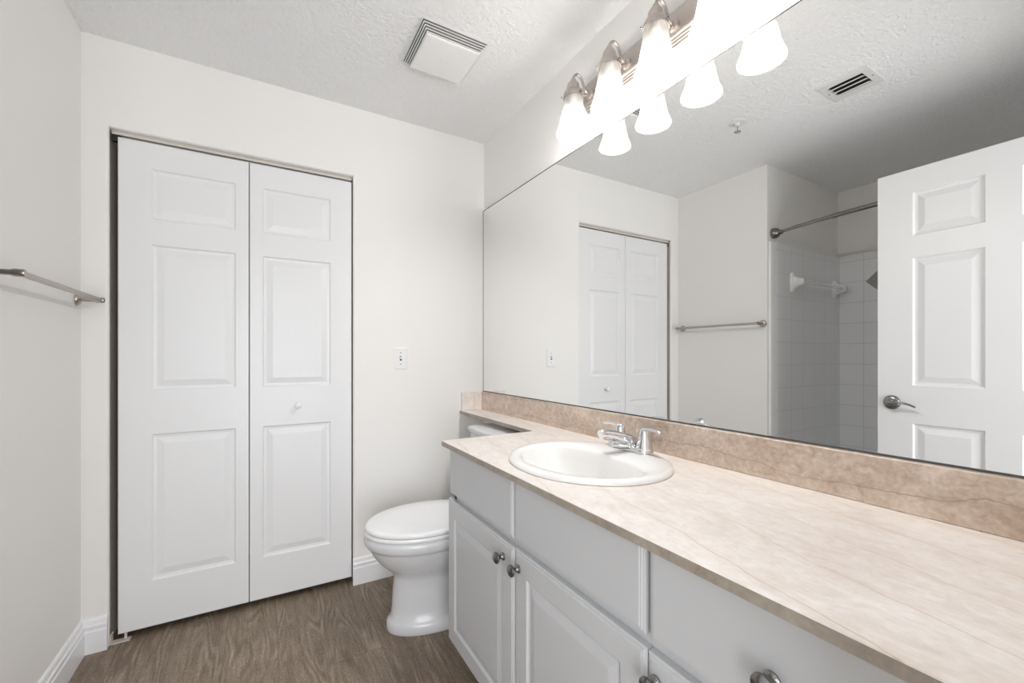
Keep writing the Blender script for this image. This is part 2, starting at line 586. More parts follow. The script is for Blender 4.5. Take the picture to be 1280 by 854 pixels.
# the stub wall between room and alcove: its room face is the left wall, its near face the alcove end
bm = BM()
box(bm, -W - 0.98, -W, YA, 0.11, 0, H)
struct(obj('wall_left', bm, 'wall', smooth=False))
struct(obj('wall_shower', bx(XA - 0.1, XA, YF - 0.11, YA, 0, H), 'wall', smooth=False))
DXL, DXR = -1.515, -0.70
struct(wall_opening('wall_front', YF, YF - 0.11, DXL, DXR, XA - 0.1, 0.12, 2.055, 0.002, 'wall'))
# hallway beyond the doorway and closet behind the folding door
bm = BM()
box(bm, -3.0, 1.2, -3.62, -3.52, 0, H)
struct(obj('wall_hall', bm, 'hall', smooth=False))
struct(obj('wall_hall_left', bx(-3.0, -2.9, -3.52, YF - 0.11, 0, H), 'hall', smooth=False))
struct(obj('wall_hall_right', bx(1.1, 1.2, -3.52, YF - 0.11, 0, H), 'hall', smooth=False))
bm = BM()
box(bm, XL - 0.10, XR + 0.10, 0.64, 0.70, 0, H)
box(bm, XL - 0.073, XL - 0.007, 0.017, 0.64, 0, H)
box(bm, XR + 0.006, XR + 0.10, 0.017, 0.64, 0, H)
struct(obj('wall_closet', bm, 'closet', smooth=False))

struct(obj('wall_header', bx(XL - 0.0065, XR + 0.0055, 0.017, 0.11, ZH, H), 'wall', smooth=False))
struct(obj('wall_back_behind', bx(XR + 0.101, 0.12, 0.017, 0.11, 0, H), 'wall', smooth=False))

# baseboards
BASE = [(0, 0), (0.0145, 0), (0.0145, 0.083), (0.0115, 0.087), (0.0115, 0.096), (0.0138, 0.099), (0.0138, 0.106), (0.010, 0.110), (0.0085, 0.116), (0.008, 0.124), (0.005, 0.130), (0, 0.132)]
struct(obj('baseboard_left', prism(BM(), BASE, lambda u, v, s: (-W + u, s, v), YA + 0.002, -0.0005), 'trim', smooth=False))
struct(obj('baseboard_back_left', prism(BM(), BASE, lambda u, v, s: (s, -u, v), -W + 0.0005, XL - 0.001), 'trim', smooth=False))
struct(obj('baseboard_back_right', prism(BM(), BASE, lambda u, v, s: (s, -u, v), XR - 0.003, 0.004), 'trim', smooth=False))
# casing of the entry doorway on the bathroom side
bm = BM()
box(bm, DXR + 0.004, DXR + 0.060, YF, YF + 0.014, 0, 2.115, 0.003)
box(bm, DXL - 0.060, DXL - 0.004, YF, YF + 0.014, 0, 2.115, 0.003)
box(bm, DXL - 0.060, DXR + 0.060, YF, YF + 0.014, 2.059, 2.115, 0.003)
struct(obj('trim_1', bm, 'trim'))

# tiled surround of the shower alcove
ts = struct(obj('wall_tile_end', bx(XA + 0.0005, -1.806, YA - 0.009, YA - 0.0005, 0.40, 1.906), 'tile_x', smooth=False))
tb = struct(obj('wall_tile_back', bx(XA + 0.0005, XA + 0.009, YF + 0.001, YA - 0.0095, 0.40, 1.906), 'tile_y', smooth=False))
bm = BM()
bull = [(-1.806, YA - 0.0005), (-1.806, YA - 0.0095)] + [(-1.760 + 0.012 * math.sin(a), YA - 0.0095 + 0.009 * (1 - math.cos(a))) for a in [PI / 2 * k / 5 for k in range(6)]]
rings(bm, [[Vector((x, y, z)) for x, y in bull] for z in (0.0005, 1.90, 1.906)])
struct(obj('trim_2', bm, 'ceramic'))

# ------------------------------------------------------------------ folding closet door
LEAF_PROF = [(0.006, 0.0075), (0.016, 0.0085), (0.040, 0.0025), (0.043, 0.0020)]
ROWS = [(1.722, 1.930), (1.010, 1.616), (0.221, 0.828)]
bif = thing('door_1', 'white bifold closet door of two moulded leaves in the far wall', 'closet door', ((XL + XR) / 2, 0.022, 0))
struct(bif)
cx0 = (XL + XR) / 2


def leaf(x0, x1, px0, px1):
    bm = BM()
    slab(bm, x0 - cx0, x1 - cx0, 0.030, 2.037, 0.034, [(px0 - cx0, px1 - cx0, a, b) for a, b in ROWS], LEAF_PROF, ((0.0, 0.003), (0.003, 0.0)))
    return obj('door_leaf', bm, 'door', bif, smooth=False)


leaf(-1.6255, -1.1765, -1.520, -1.226)
rl = leaf(-1.1735, -0.732, -1.123, -0.831)
bm = BM()
lathe(bm, [(0.010, 0.0), (0.0095, -0.004), (0.006, -0.010), (0.0065, -0.016), (0.012, -0.022), (0.0155, -0.029), (0.0145, -0.036), (0.008, -0.041), (0.001, -0.042)], (-0.978 - cx0, 0, 0.917), 'Y', 24)
obj('knob', bm, 'plastic', rl)
# overhead track and floor pivot
bm = BM()
for y0, y1, z0, z1 in ((0.026, 0.066, 2.057, 2.0615), (0.026, 0.0285, 2.046, 2.058), (0.0635, 0.066, 2.046, 2.058)):
    box(bm, XL + 0.004 - cx0, XR - 0.004 - cx0, y0 - 0.022, y1 - 0.022, z0, z1)
obj('track', bm, 'track', bif, smooth=False)
bm = BM()
box(bm, XL + 0.002 - cx0, XL + 0.062 - cx0, -0.012, 0.020, 0.0003, 0.004, 0.001)
box(bm, XL + 0.002 - cx0, XL + 0.005 - cx0, -0.012, 0.020, 0.0003, 0.040)
lathe(bm, [(0.005, 0.003), (0.005, 0.031)], (XL + 0.045 - cx0, 0.012, 0), 'Z', 12)
obj('pivot_bracket', bm, 'track', bif, smooth=False)
bm = BM()
box(bm, XL + 0.003 - cx0, XL + 0.030 - cx0, 0.005, 0.030, 2.020, 2.0455, 0.001)
obj('pivot_block', bm, 'dark', bif, smooth=False)

# ------------------------------------------------------------------ entry door, open
ent = thing('door_2', 'white six panel entry door standing open in front of the shower', 'door', (-1.515, -2.175, 0), PI / 2)
struct(ent)
bm = BM()
cols = ((0.132, 0.365), (0.466, 0.699))
slab(bm, 0.0, 0.831, 0.010, 2.033, 0.035, [(a, b, c, d) for a, b in cols for c, d in ((1.718, 1.922), (1.014, 1.614), (0.225, 0.836))], LEAF_PROF, ((0.0, 0.0015), (0.0015, 0.0)))
dl = obj('door_leaf', bm, 'door', ent, smooth=False)
bm = BM()
hx, hz = 0.775, 0.929
loops = []
for d, s in ((0.0, 1.0), (-0.004, 1.0), (-0.009, 0.9), (-0.013, 0.62), (-0.0145, 0.4)):
    loops.append([Vector((hx + 0.033 * s * math.cos(a), d, hz + 0.034 * s * math.sin(a))) for a in [2 * PI * k / 32 for k in range(32)]])
rings(bm, loops)
lathe(bm, [(0.013, -0.012), (0.012, -0.030), (0.011, -0.052), (0.0, -0.055)], (hx, 0, hz), 'Y', 20)
hd = obj('handle_rose', bm, 'pewter', ent)
bm = BM()
tube(bm, [(hx + 0.006, -0.044, hz), (hx - 0.015, -0.046, hz + 0.001), (hx - 0.045, -0.048, hz + 0.004), (hx - 0.075, -0.046, hz - 0.002), (hx - 0.098, -0.042, hz - 0.013)], [0.010, 0.0095, 0.008, 0.007, 0.006], 14, smooth=6, flat=0.7)
obj('lever', bm, 'pewter', hd)
obj('latch_plate', bx(0.8305, 0.8325, 0.006, 0.029, 0.900, 0.957, 0.0005), 'pewter', ent)
for z in (0.25, 1.05, 1.82):
    bm = BM()
    lathe(bm, [(0.006, z - 0.045), (0.006, z + 0.045)], (-0.004, 0.0415, 0), 'Z', 12)
    obj('hinge', bm, 'rod', ent)

# ------------------------------------------------------------------ vanity
XC = -0.515                  # face of the doors and drawer fronts
FR = -0.495                  # face of the face frame
van = thing('vanity_cabinet', 'long pale grey vanity cabinet with panelled doors under the marble top', 'cabinet', (-0.26, -1.48, 0))
VX, VY = -0.26, -1.48


def vpart(name, bm, m, parent=None, smooth=False):
    bmesh.ops.translate(bm, verts=bm.verts[:], vec=(-VX, -VY, 0))
    return obj(name, bm, m, parent or van, smooth)


bm = BM()
box(bm, FR, 0.004, -0.777 - 0.005, -0.777 + 0.012, 0.085, 0.8235)
box(bm, FR, 0.004, YF + 0.004, YF + 0.022, 0.085, 0.8235)
box(bm, FR, 0.004, YF + 0.022, -0.782, 0.085, 0.100)
box(bm, -0.010, 0.004, YF + 0.022, -0.782, 0.100, 0.8235)
box(bm, -0.435, -0.420, YF + 0.004, -0.770, 0.0005, 0.085)
box(bm, -0.435, 0.004, -0.782, -0.768, 0.0005, 0.085)
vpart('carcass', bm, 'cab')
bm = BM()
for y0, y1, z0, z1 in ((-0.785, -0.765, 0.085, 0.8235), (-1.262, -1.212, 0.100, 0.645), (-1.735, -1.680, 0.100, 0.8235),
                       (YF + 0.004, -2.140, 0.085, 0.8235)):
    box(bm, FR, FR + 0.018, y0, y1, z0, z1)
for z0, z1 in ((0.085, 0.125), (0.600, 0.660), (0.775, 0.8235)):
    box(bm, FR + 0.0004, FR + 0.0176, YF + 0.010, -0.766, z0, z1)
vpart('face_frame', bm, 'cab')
obj_bk = bm = bx(FR + 0.0185, FR + 0.024, YF + 0.03, -0.79, 0.102, 0.822)
vpart('inner_panel', bm, 'cabin')

DOOR_EDGE = ((0.0, 0.0060), (0.0015, 0.0045), (0.0045, 0.0042), (0.0060, 0.0018), (0.0095, 0.0015), (0.0110, 0.0))
DOOR_PROF = [(0.0025, 0.0035), (0.006, 0.0065), (0.010, 0.0068), (0.016, 0.0050), (0.034, 0.0012), (0.037, 0.0008)]


def front(name, y0, y1, z0, z1, panel):
    """y0 > y1: left to right as one faces the cabinet"""
    e = thing_empty = None
    bm = BM()
    w = y0 - y1
    if panel:
        slab(bm, 0, w, z0, z1, 0.0195, [(0.062, w - 0.062, z0 + 0.062, z1 - 0.062)], DOOR_PROF, DOOR_EDGE)
    else:
        slab(bm, 0, w, z0, z1, 0.0195, (), (), DOOR_EDGE)
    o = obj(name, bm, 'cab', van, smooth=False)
    o.location = (XC - VX, y0 - VY, 0)
    o.rotation_euler = (0, 0, -PI / 2)
    return o


def knob(parent, lx, z):
    bm = BM()
    lathe(bm, [(0.0115, 0.0), (0.0115, -0.0025), (0.0085, -0.005), (0.0062, -0.009), (0.0062, -0.013), (0.009, -0.017),
               (0.0145, -0.0195), (0.0165, -0.0225), (0.0160, -0.026), (0.0115, -0.0295), (0.0, -0.031)], (lx, 0, z), 'Y', 28)
    return obj('knob', bm, 'pewter', parent)


front('drawer_front', -0.757, -1.2285, 0.640, 0.812, False)
front('drawer_front', -1.2345, -1.7015, 0.642, 0.812, False)
d3 = front('drawer_front', -1.7135, -2.150, 0.640, 0.812, False)
knob(d3, 0.2167, 0.712)
d1 = front('cabinet_door', -0.742, -1.2325, 0.086, 0.617, True)
knob(d1, 0.4905 - 0.058, 0.572)
d2 = front('cabinet_door', -1.2375, -1.7065, 0.086, 0.620, True)
knob(d2, 0.022, 0.572)
d4 = front('cabinet_door', -1.7095, -2.150, 0.086, 0.618, True)
knob(d4, 0.022, 0.577)

# ------------------------------------------------------------------ marble top
ZC, TH = 0.842, 0.0185
ct = thing('countertop', 'cream veined marble counter with a narrow shelf running over the toilet tank', 'countertop', (-0.27, -1.48, ZC))
SX, SY = -0.292, -1.280      # centre of the sink rim


def cpart(name, bm, m, smooth=False, mats=None):
    # mesh stays in world coordinates so that the stone figure runs through
    o = obj(name, bm, m, ct, smooth, mats=mats)
    o.matrix_parent_inverse = Matrix.Translation((0.27, 1.48, -ZC))
    return o


OUT = [(0.005, -0.0015), (-0.150, -0.0015), (-0.150, -0.775), (-0.552, -0.775), (-0.552, YF + 0.002), (0.005, YF + 0.002)]
hole = [(SX + 0.203 * math.cos(2 * PI * k / 48), SY + 0.233 * math.sin(2 * PI * k / 48)) for k in range(48)]
bm = BM()
CH = 0.0015


def inset(poly, d):
    R = []
    n = len(poly)
    for i in range(n):
        a, b, c = Vector(poly[i - 1]), Vector(poly[i]), Vector(poly[(i + 1) % n])
        e1, e2 = (b - a).normalized(), (c - b).normalized()
        n1, n2 = Vector((-e1.y, e1.x)), Vector((-e2.y, e2.x))
        R.append(b + (n1 + n2) * d / (1 + n1.dot(n2)))
    return R


def fill_with_hole(bm, outer, inner, z, up):
    vo = [bm.verts.new((p[0], p[1], z)) for p in outer]
    vi = [bm.verts.new((p[0], p[1], z)) for p in inner]
    ed = [bm.edges.new((v[i], v[(i + 1) % len(v)])) for v in (vo, vi) for i in range(len(v))]
    bmesh.ops.triangle_fill(bm, use_beauty=True, use_dissolve=False, edges=ed, normal=(0, 0, 1 if up else -1))
    return vo, vi


o_top, i_top = fill_with_hole(bm, inset(OUT, CH), hole, ZC, True)
o_bot, i_bot = fill_with_hole(bm, OUT, hole, ZC - TH, False)
o_mid = [bm.verts.new((p[0], p[1], ZC - CH)) for p in OUT]
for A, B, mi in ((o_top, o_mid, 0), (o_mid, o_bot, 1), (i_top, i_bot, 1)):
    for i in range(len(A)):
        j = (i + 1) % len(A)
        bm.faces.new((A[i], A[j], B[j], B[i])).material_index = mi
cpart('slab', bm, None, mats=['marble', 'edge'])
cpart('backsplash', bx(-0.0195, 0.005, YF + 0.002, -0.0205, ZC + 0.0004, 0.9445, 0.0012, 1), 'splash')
cpart('side_splash', bx(-0.142, 0.005, -0.020, -0.0015, ZC + 0.0004, 0.9445, 0.0012, 1), 'marble')

# ------------------------------------------------------------------ sink
sk = thing('sink', 'white oval drop-in sink set in the marble counter', 'sink', (SX, SY, ZC))
bm = BM()
ax, ay = 0.222, 0.252
BXC = -0.030                 # the bowl lies towards the front, leaving a faucet deck behind


def bowl(cx, af, ab, b_, z, n=72):
    """oval in front (-x), straight across the back"""
    L = []
    for i in range(n):
        a = 2 * PI * i / n
        c, s_ = math.cos(a), math.sin(a)
        if c > 0:
            L.append(Vector((cx + ab * c ** 0.62, b_ * math.copysign(abs(s_) ** 0.86, s_), z)))
        else:
            L.append(Vector((cx + af * c, b_ * s_, z)))
    return L


inner = [ellipse(0, 0, a, b, z, 72) for a, b, z in ((ax - 0.012, ay - 0.012, 0.0008), (ax - 0.001, ay - 0.001, 0.0010), (ax, ay, 0.0045), (ax - 0.002, ay - 0.002, 0.0095),
                                                    (ax - 0.008, ay - 0.008, 0.0130), (ax - 0.016, ay - 0.016, 0.0140))]
inner += [bowl(BXC, f_, k_, w_, z) for f_, k_, w_, z in ((0.157, 0.108, 0.216, 0.0125), (0.152, 0.104, 0.211, 0.0100), (0.147, 0.100, 0.206, 0.0020), (0.139, 0.096, 0.198, -0.025),
                                                         (0.122, 0.090, 0.180, -0.075), (0.102, 0.080, 0.155, -0.115), (0.075, 0.062, 0.110, -0.136), (0.040, 0.036, 0.055, -0.144), (0.024, 0.024, 0.024, -0.146))]
under = [bowl(BXC, f_, k_, w_, z) for f_, k_, w_, z in ((0.030, 0.030, 0.030, -0.156), (0.085, 0.072, 0.122, -0.146), (0.114, 0.092, 0.168, -0.122), (0.132, 0.102, 0.192, -0.080), (0.150, 0.110, 0.210, -0.022))] + [ellipse(-0.004, 0, ax - 0.024, ay - 0.024, -0.001, 72)]
rings(bm, inner + under + [inner[0]], False, False)
bmesh.ops.remove_doubles(bm, verts=bm.verts[:], dist=1e-6)
obj('basin', bm, 'sinkwhite', sk, angle=60)
bm = BM()
lathe(bm, [(0.023, -0.1455), (0.0225, -0.1425), (0.018, -0.1415), (0.0165, -0.1435), (0.0, -0.1440)], (BXC, 0, 0), 'Z', 28)
obj('drain', bm, 'chrome', sk)
bm = BM()
lathe(bm, [(0.007, 0.0), (0.007, 0.002), (0.004, 0.0015), (0.0, 0.001)], (BXC + 0.0935, 0, -0.045), 'X', 16)
obj('overflow_ring', bm, 'chrome', sk)

# ------------------------------------------------------------------ faucet
FX, FY, FZ = -0.108, -1.281, ZC + 0.0146
fc = thing('faucet', 'chrome two handle faucet on the back rim of the sink', 'faucet', (FX, FY, FZ))
bm = BM()
loops = []
for s, z in ((1.0, 0.0), (1.0, 0.008), (0.93, 0.0135), (0.80, 0.0165)):
    L = []
    for k in range(48):
        a = 2 * PI * k / 48
        L.append(Vector((0.027 * s * math.cos(a), (0.050 if math.sin(a) >= 0 else -0.050) + 0.026 * s * math.sin(a), z)))
    loops.append(L)
rings(bm, loops)
obj('base_plate', bm, 'chrome', fc)
for sgn in (1, -1):
    bm = BM()
    lathe(bm, [(0.0255, 0.010), (0.0255, 0.018), (0.0225, 0.028), (0.0185, 0.043), (0.0155, 0.056), (0.0145, 0.064), (0.0125, 0.070), (0.007, 0.0745), (0.0, 0.0755)], (0, 0.051 * sgn, 0), 'Z', 28)
    h = obj('handle', bm, 'chrome', fc)
    bm = BM()
    tube(bm, [(-0.002, 0.047 * sgn, 0.066), (-0.003, 0.060 * sgn, 0.071), (-0.004, 0.085 * sgn, 0.0735), (-0.006, 0.110 * sgn, 0.0715), (-0.007, 0.120 * sgn, 0.0695)],
         [0.010, 0.0095, 0.008, 0.0085, 0.006], 16, smooth=6, flat=0.62)
    obj('lever', bm, 'chrome', h)
bm = BM()
tube(bm, [(0.010, 0, 0.006), (0.002, 0, 0.020), (-0.022, 0, 0.034), (-0.060, 0, 0.048), (-0.095, 0, 0.058), (-0.120, 0, 0.061), (-0.131, 0, 0.059)],
     [0.022, 0.0205, 0.018, 0.0155, 0.0150, 0.0150, 0.0135], 24, smooth=8)
sp = obj('spout', bm, 'chrome', fc, angle=50)
bm = BM()
tube(bm, [(-0.010, 0, 0.0165), (-0.045, 0, 0.020), (-0.080, 0, 0.026), (-0.088, 0, 0.0275), (-0.0885, 0, 0.0276), (-0.092, 0, 0.0285)], [0.014, 0.0125, 0.0120, 0.0120, 0.0100, 0.0095], 22)
obj('aerator', bm, 'chrome', sp, angle=40)
bm = BM()
lathe(bm, [(0.0025, 0.010), (0.0025, 0.052), (0.0055, 0.054), (0.0062, 0.059), (0.004, 0.063), (0.0, 0.064)], (0.024, 0, 0), 'Z', 16)
obj('lift_rod', bm, 'chrome', fc)

# ------------------------------------------------------------------ mirror
mr = thing('wall_mirror', 'large frameless mirror covering the wall above the backsplash', 'mirror', (0.003, -1.1, 0.946))
ML = bx(0.0, 0.0055, YF + 0.003 + 1.1, -0.0015 + 1.1, 0.0, 2.0075 - 0.946)
bmesh.ops.translate(ML, verts=ML.verts[:], vec=(-0.003, 0, 0))
o = obj('mirror_glass', ML, 'mirror', mr, smooth=False)
bm = BM()
box(bm, -0.0025 - 0.003, -0.0002 - 0.003, YF + 0.004 + 1.1, -0.0025 + 1.1, -0.0008, 0.0028)
obj('bottom_channel', bm, 'slot', mr, smooth=False)
bm = BM()
box(bm, -0.0012 - 0.003, -0.0002 - 0.003, YF + 0.004 + 1.1, -0.0015 + 1.1, 2.0055 - 0.946, 2.0085 - 0.946)
box(bm, -0.0012 - 0.003, -0.0002 - 0.003, -0.0035 + 1.1, -0.0005 + 1.1, 0.003, 2.0080 - 0.946)
obj('edge_strip', bm, 'slot', mr, smooth=False)

# ------------------------------------------------------------------ vanity light
LY = [-0.982, -1.177, -1.374, -1.566]
vl = thing('vanity_light', 'satin nickel bar with four gooseneck lights above the mirror', 'wall light', (0.005, -1.275, 2.176))
LZ0 = 2.176


def lpart(name, bm, m, parent=None, smooth=True, angle=40):
    bmesh.ops.translate(bm, verts=bm.verts[:], vec=(-0.005, 1.275, -LZ0))
    return obj(name, bm, m, parent or vl, smooth, angle)


half = [(0.0, 0.0605), (0.008, 0.0605), (0.012, 0.0575), (0.012, 0.052), (0.017, 0.050), (0.017, 0.045), (0.022, 0.043), (0.022, 0.038), (0.027, 0.035), (0.030, 0.030)]
pf = [(-d + 0.005, LZ0 + h) for d, h in half] + [(-d + 0.005, LZ0 - h) for d, h in half[::-1]]
lpart('back_plate', prism(BM(), pf, lambda u, v, s: (u, s, v), -1.622, -0.944), 'fixture', smooth=False)
AX = -0.106
for y in LY:
    bm = BM()
    lathe(bm, [(0.019, -0.0245), (0.019, -0.030), (0.014, -0.035), (0.008, -0.038)], (0, y, 2.168), 'X', 24)
    tube(bm, [(-0.030, y, 2.168), (-0.046, y, 2.172), (-0.056, y, 2.192), (-0.068, y, 2.214), (-0.084, y, 2.2235), (-0.098, y, 2.217), (AX, y, 2.203), (AX, y, 2.190)], 0.0048, 14, smooth=7)
    # curl under the gooseneck
    tube(bm, [(-0.036, y, 2.166), (-0.050, y, 2.156), (-0.064, y, 2.154), (-0.074, y, 2.163), (-0.070, y, 2.173), (-0.061, y, 2.171), (-0.060, y, 2.164)], [0.004, 0.0042, 0.004, 0.0036, 0.0032, 0.003, 0.0035], 12, smooth=6)
    arm = lpart('arm', bm, 'fixture')
    bm = BM()
    lathe(bm, [(0.006, 2.203), (0.0095, 2.199), (0.010, 2.192), (0.016, 2.187), (0.0215, 2.178), (0.0235, 2.166), (0.0245, 2.158), (0.029, 2.155), (0.034, 2.146), (0.0375, 2.136), (0.0385, 2.127), (0.0365, 2.127), (0.034, 2.140)], (AX, y, 0), 'Z', 40, True, True)
    cup = lpart('socket_cup', bm, 'fixture', arm)
    for k in range(3):
        bm = BM()
        a = 2 * PI * k / 3 + 0.5
        p = Vector((AX + 0.0385 * math.cos(a), y + 0.0385 * math.sin(a), 2.131))
        d = Vector((math.cos(a), math.sin(a), 0))
        tube(bm, [p - d * 0.002, p + d * 0.004, p + d * 0.0041, p + d * 0.008], [0.0015, 0.0015, 0.0032, 0.0028], 10)
        lpart('thumb_screw', bm, 'pewter', arm)
    outer = [(0.0335, 2.129), (0.0350, 2.118), (0.0375, 2.100), (0.0405, 2.080), (0.0435, 2.060), (0.0475, 2.038), (0.0525, 2.020), (0.0585, 2.005), (0.0620, 1.996), (0.0625, 1.991)]
    inner_ = [(r - 0.0028, z) for r, z in outer[::-1]]
    bm = BM()
    lathe(bm, outer + inner_, (AX, y, 0), 'Z', 144, False, False, ribs=48, ramp_=0.0006)
    lpart('glass_shade', bm, 'shade', arm, angle=70)
    bm = BM()
    lathe(bm, [(0.0, 1.999), (0.010, 2.0005), (0.019, 2.006), (0.0255, 2.014), (0.029, 2.024), (0.0300, 2.034), (0.0290, 2.044)], (AX, y, 0), 'Z', 20, False, True)
    bmesh.ops.remove_doubles(bm, verts=bm.verts[:], dist=1e-6)
    lpart('bulb', bm, 'bulb', arm)
    bm = BM()
    lathe(bm, [(0.0291, 2.0445), (0.025, 2.056), (0.018, 2.074), (0.0145, 2.084), (0.0138, 2.092)], (AX, y, 0), 'Z', 24)
    lpart('added_bulb_collar', bm, 'plastic', arm)  # opaque collar added to cut the bulb's upward light on the ceiling
    bm = BM()
    lathe(bm, [(0.0125, 2.0925), (0.0125, 2.122), (0.016, 2.122), (0.016, 2.139)], (AX, y, 0), 'Z', 20)
    lpart('lamp_holder', bm, 'plastic', arm)

# ------------------------------------------------------------------ toilet
TY = -0.450
tl = thing('toilet', 'white elongated toilet with closed lid between far wall and vanity', 'toilet', (-0.38, TY, 0))


def egg(tip, cx, back, w, z, n=56, pw=1.0):
    L = []
    for k in range(n):
        a = 2 * PI * k / n
        c, s = math.cos(a), math.sin(a)
        x = cx - (cx - tip) * c if c > 0 else cx - (back - cx) * c
        ww = w * (abs(s) ** pw) * (1 if s >= 0 else -1)
        L.append(Vector((x + 0.38, ww, z)))
    return L


bm = BM()
B = [(-0.668, -0.42, -0.13, 0.122, 0.0005), (-0.672, -0.42, -0.12, 0.126, 0.008), (-0.671, -0.42, -0.12, 0.126, 0.036), (-0.664, -0.42, -0.12, 0.120, 0.046),
     (-0.653, -0.42, -0.12, 0.111, 0.056), (-0.649, -0.42, -0.12, 0.107, 0.10), (-0.645, -0.42, -0.12, 0.105, 0.17), (-0.641, -0.42, -0.12, 0.106, 0.215),
     (-0.648, -0.44, -0.13, 0.113, 0.240), (-0.671, -0.46, -0.15, 0.130, 0.262), (-0.702, -0.48, -0.18, 0.150, 0.292), (-0.726, -0.49, -0.20, 0.166, 0.325), (-0.741, -0.50, -0.21, 0.176, 0.355),
     (-0.745, -0.50, -0.21, 0.179, 0.364), (-0.752, -0.50, -0.21, 0.184, 0.367), (-0.760, -0.50, -0.21, 0.190, 0.378), (-0.763, -0.50, -0.21, 0.192, 0.395), (-0.760, -0.50, -0.21, 0.190, 0.408), (-0.752, -0.50, -0.215, 0.184, 0.412)]
rings(bm, [egg(*b) for b in B])
# deck under the tank, and the trapway bulge on the sides
box(bm, -0.30 + 0.38, -0.03 + 0.38, -0.105, 0.105, 0.20, 0.408, 0.025, 3)
for s in (1, -1):
    tube(bm, [(-0.53 + 0.38, 0.060 * s, 0.245), (-0.45 + 0.38, 0.074 * s, 0.285), (-0.36 + 0.38, 0.078 * s, 0.265), (-0.30 + 0.38, 0.074 * s, 0.19), (-0.25 + 0.38, 0.062 * s, 0.10), (-0.20 + 0.38, 0.05 * s, 0.03)], [0.03, 0.045, 0.05, 0.05, 0.05, 0.05], 16, smooth=5)
obj('bowl', bm, 'porcelain', tl, angle=50)
bm = BM()
out = [egg(-0.752, -0.50, -0.255, 0.184, 0.4135), egg(-0.760, -0.50, -0.255, 0.190, 0.418), egg(-0.761, -0.50, -0.255, 0.191, 0.426), egg(-0.757, -0.50, -0.255, 0.188, 0.4315)]
rings(bm, out)
obj('seat', bm, 'lidplastic', tl, angle=50)
bm = BM()
rings(bm, [egg(-0.750, -0.50, -0.25, 0.182, 0.4335), egg(-0.757, -0.50, -0.25, 0.188, 0.436), egg(-0.759, -0.50, -0.25, 0.190, 0.444), egg(-0.755, -0.50, -0.25, 0.187, 0.4515), egg(-0.742, -0.50, -0.255, 0.175, 0.4555), egg(-0.66, -0.50, -0.32, 0.110, 0.4575)])
obj('lid', bm, 'lidplastic', tl, angle=50)
for s in (1, -1):
    bm = BM()
    box(bm, -0.262 + 0.38, -0.232 + 0.38, 0.075 * s - 0.022, 0.075 * s + 0.022, 0.4085, 0.446, 0.006, 2)
    obj('seat_hinge', bm, 'lidplastic', tl)


def bowed(x0, x1, w, z0, z1, bow, bev, taper=0.0):
    """box whose front (-x) is bowed, rounded at the top"""
    bm = BM()
    n = 14
    def loop(z, ins, tp):
        L = []
        for k in range(n + 1):
            y = -1 + 2 * k / n
            L.append(Vector((x0 + ins + tp + bow * y * y + 0.38, -y * (w - ins - tp), z)))
        L += [Vector((x1 - ins + 0.38, -(w - ins - tp), z)), Vector((x1 - ins + 0.38, w - ins - tp, z))]
        return L
    rings(bm, [loop(z0, bev * 0.5, taper), loop(z0 + bev * 0.5, 0, taper), loop(z1 - bev, 0, 0), loop(z1 - bev * 0.4, bev * 0.35, 0), loop(z1, bev, 0)])
    return bm


obj('tank', bowed(-0.212, -0.022, 0.200, 0.409, 0.764, 0.016, 0.010, 0.02), 'porcelain', tl, angle=50)
obj('tank_lid', bowed(-0.226, -0.014, 0.211, 0.7645, 0.797, 0.020, 0.011), 'porcelain', tl, angle=50)
bm = BM()
lathe(bm, [(0.011, -0.2125), (0.011, -0.222), (0.007, -0.226), (0.0, -0.227)], (0.38, 0.150, 0.715), 'X', 18)
tube(bm, [(-0.224 + 0.38, 0.152, 0.715), (-0.228 + 0.38, 0.125, 0.713), (-0.226 + 0.38, 0.085, 0.708)], [0.005, 0.0055, 0.006], 12, smooth=4)
obj('flush_lever', bm, 'chrome', tl)

# ------------------------------------------------------------------ towel bar on the left wall
tw = thing('towel_bar', 'brushed nickel towel bar mounted on the left wall', 'towel rail', (-W, -0.3555, 1.3675))
bm = BM()
tube(bm, [(0.066, -0.3135, 0), (0.066, 0.3135, 0)], 0.0082, 20)
obj('bar', bm, 'nickel', tw)
for y in (-0.3105, 0.3105):
    bm = BM()
    tube(bm, [(0.004, y, 0), (0.066, y, 0)], 0.0078, 20)
    lathe(bm, [(0.0, 0.053), (0.0092, 0.0535), (0.0104, 0.059), (0.0104, 0.074), (0.009, 0.078), (0.0, 0.0782)], (0, y, 0), 'X', 24, False, False)
    p = obj('post', bm, 'nickel', tw)
    bm = BM()
    lathe(bm, [(0.0235, 0.0004), (0.0235, 0.005), (0.021, 0.009), (0.013, 0.012), (0.009, 0.014)], (0, y, 0), 'X', 32)
    obj('rosette', bm, 'nickel', p)

# ------------------------------------------------------------------ light switch
sw = thing('light_switch', 'white single toggle light switch on the far wall beside the closet', 'light switch', (-0.4895, 0, 1.1405))
bm = BM()
L = []
for ins, d in ((0.0, -0.0003), (0.0, -0.0018), (0.0025, -0.0045), (0.006, -0.0058)):
    L.append([Vector((sx * (0.036 - ins), d, sz * (0.059 - ins))) for sx, sz in ((-1, -1), (1, -1), (1, 1), (-1, 1))])
rings(bm, L)
obj('cover_plate', bm, 'plastic', sw, smooth=False)
obj('toggle_slot', bx(-0.0052, 0.0052, -0.0064, -0.0055, -0.012, 0.012), 'slot', sw, smooth=False)
bm = bx(-0.0042, 0.0042, -0.016, -0.0055, -0.0042, 0.0042, 0.001, 1)
bmesh.ops.rotate(bm, verts=bm.verts[:], cent=(0, -0.0055, 0), matrix=Matrix.Rotation(-0.5, 3, 'X'))
obj('toggle', bm, 'plastic', sw)
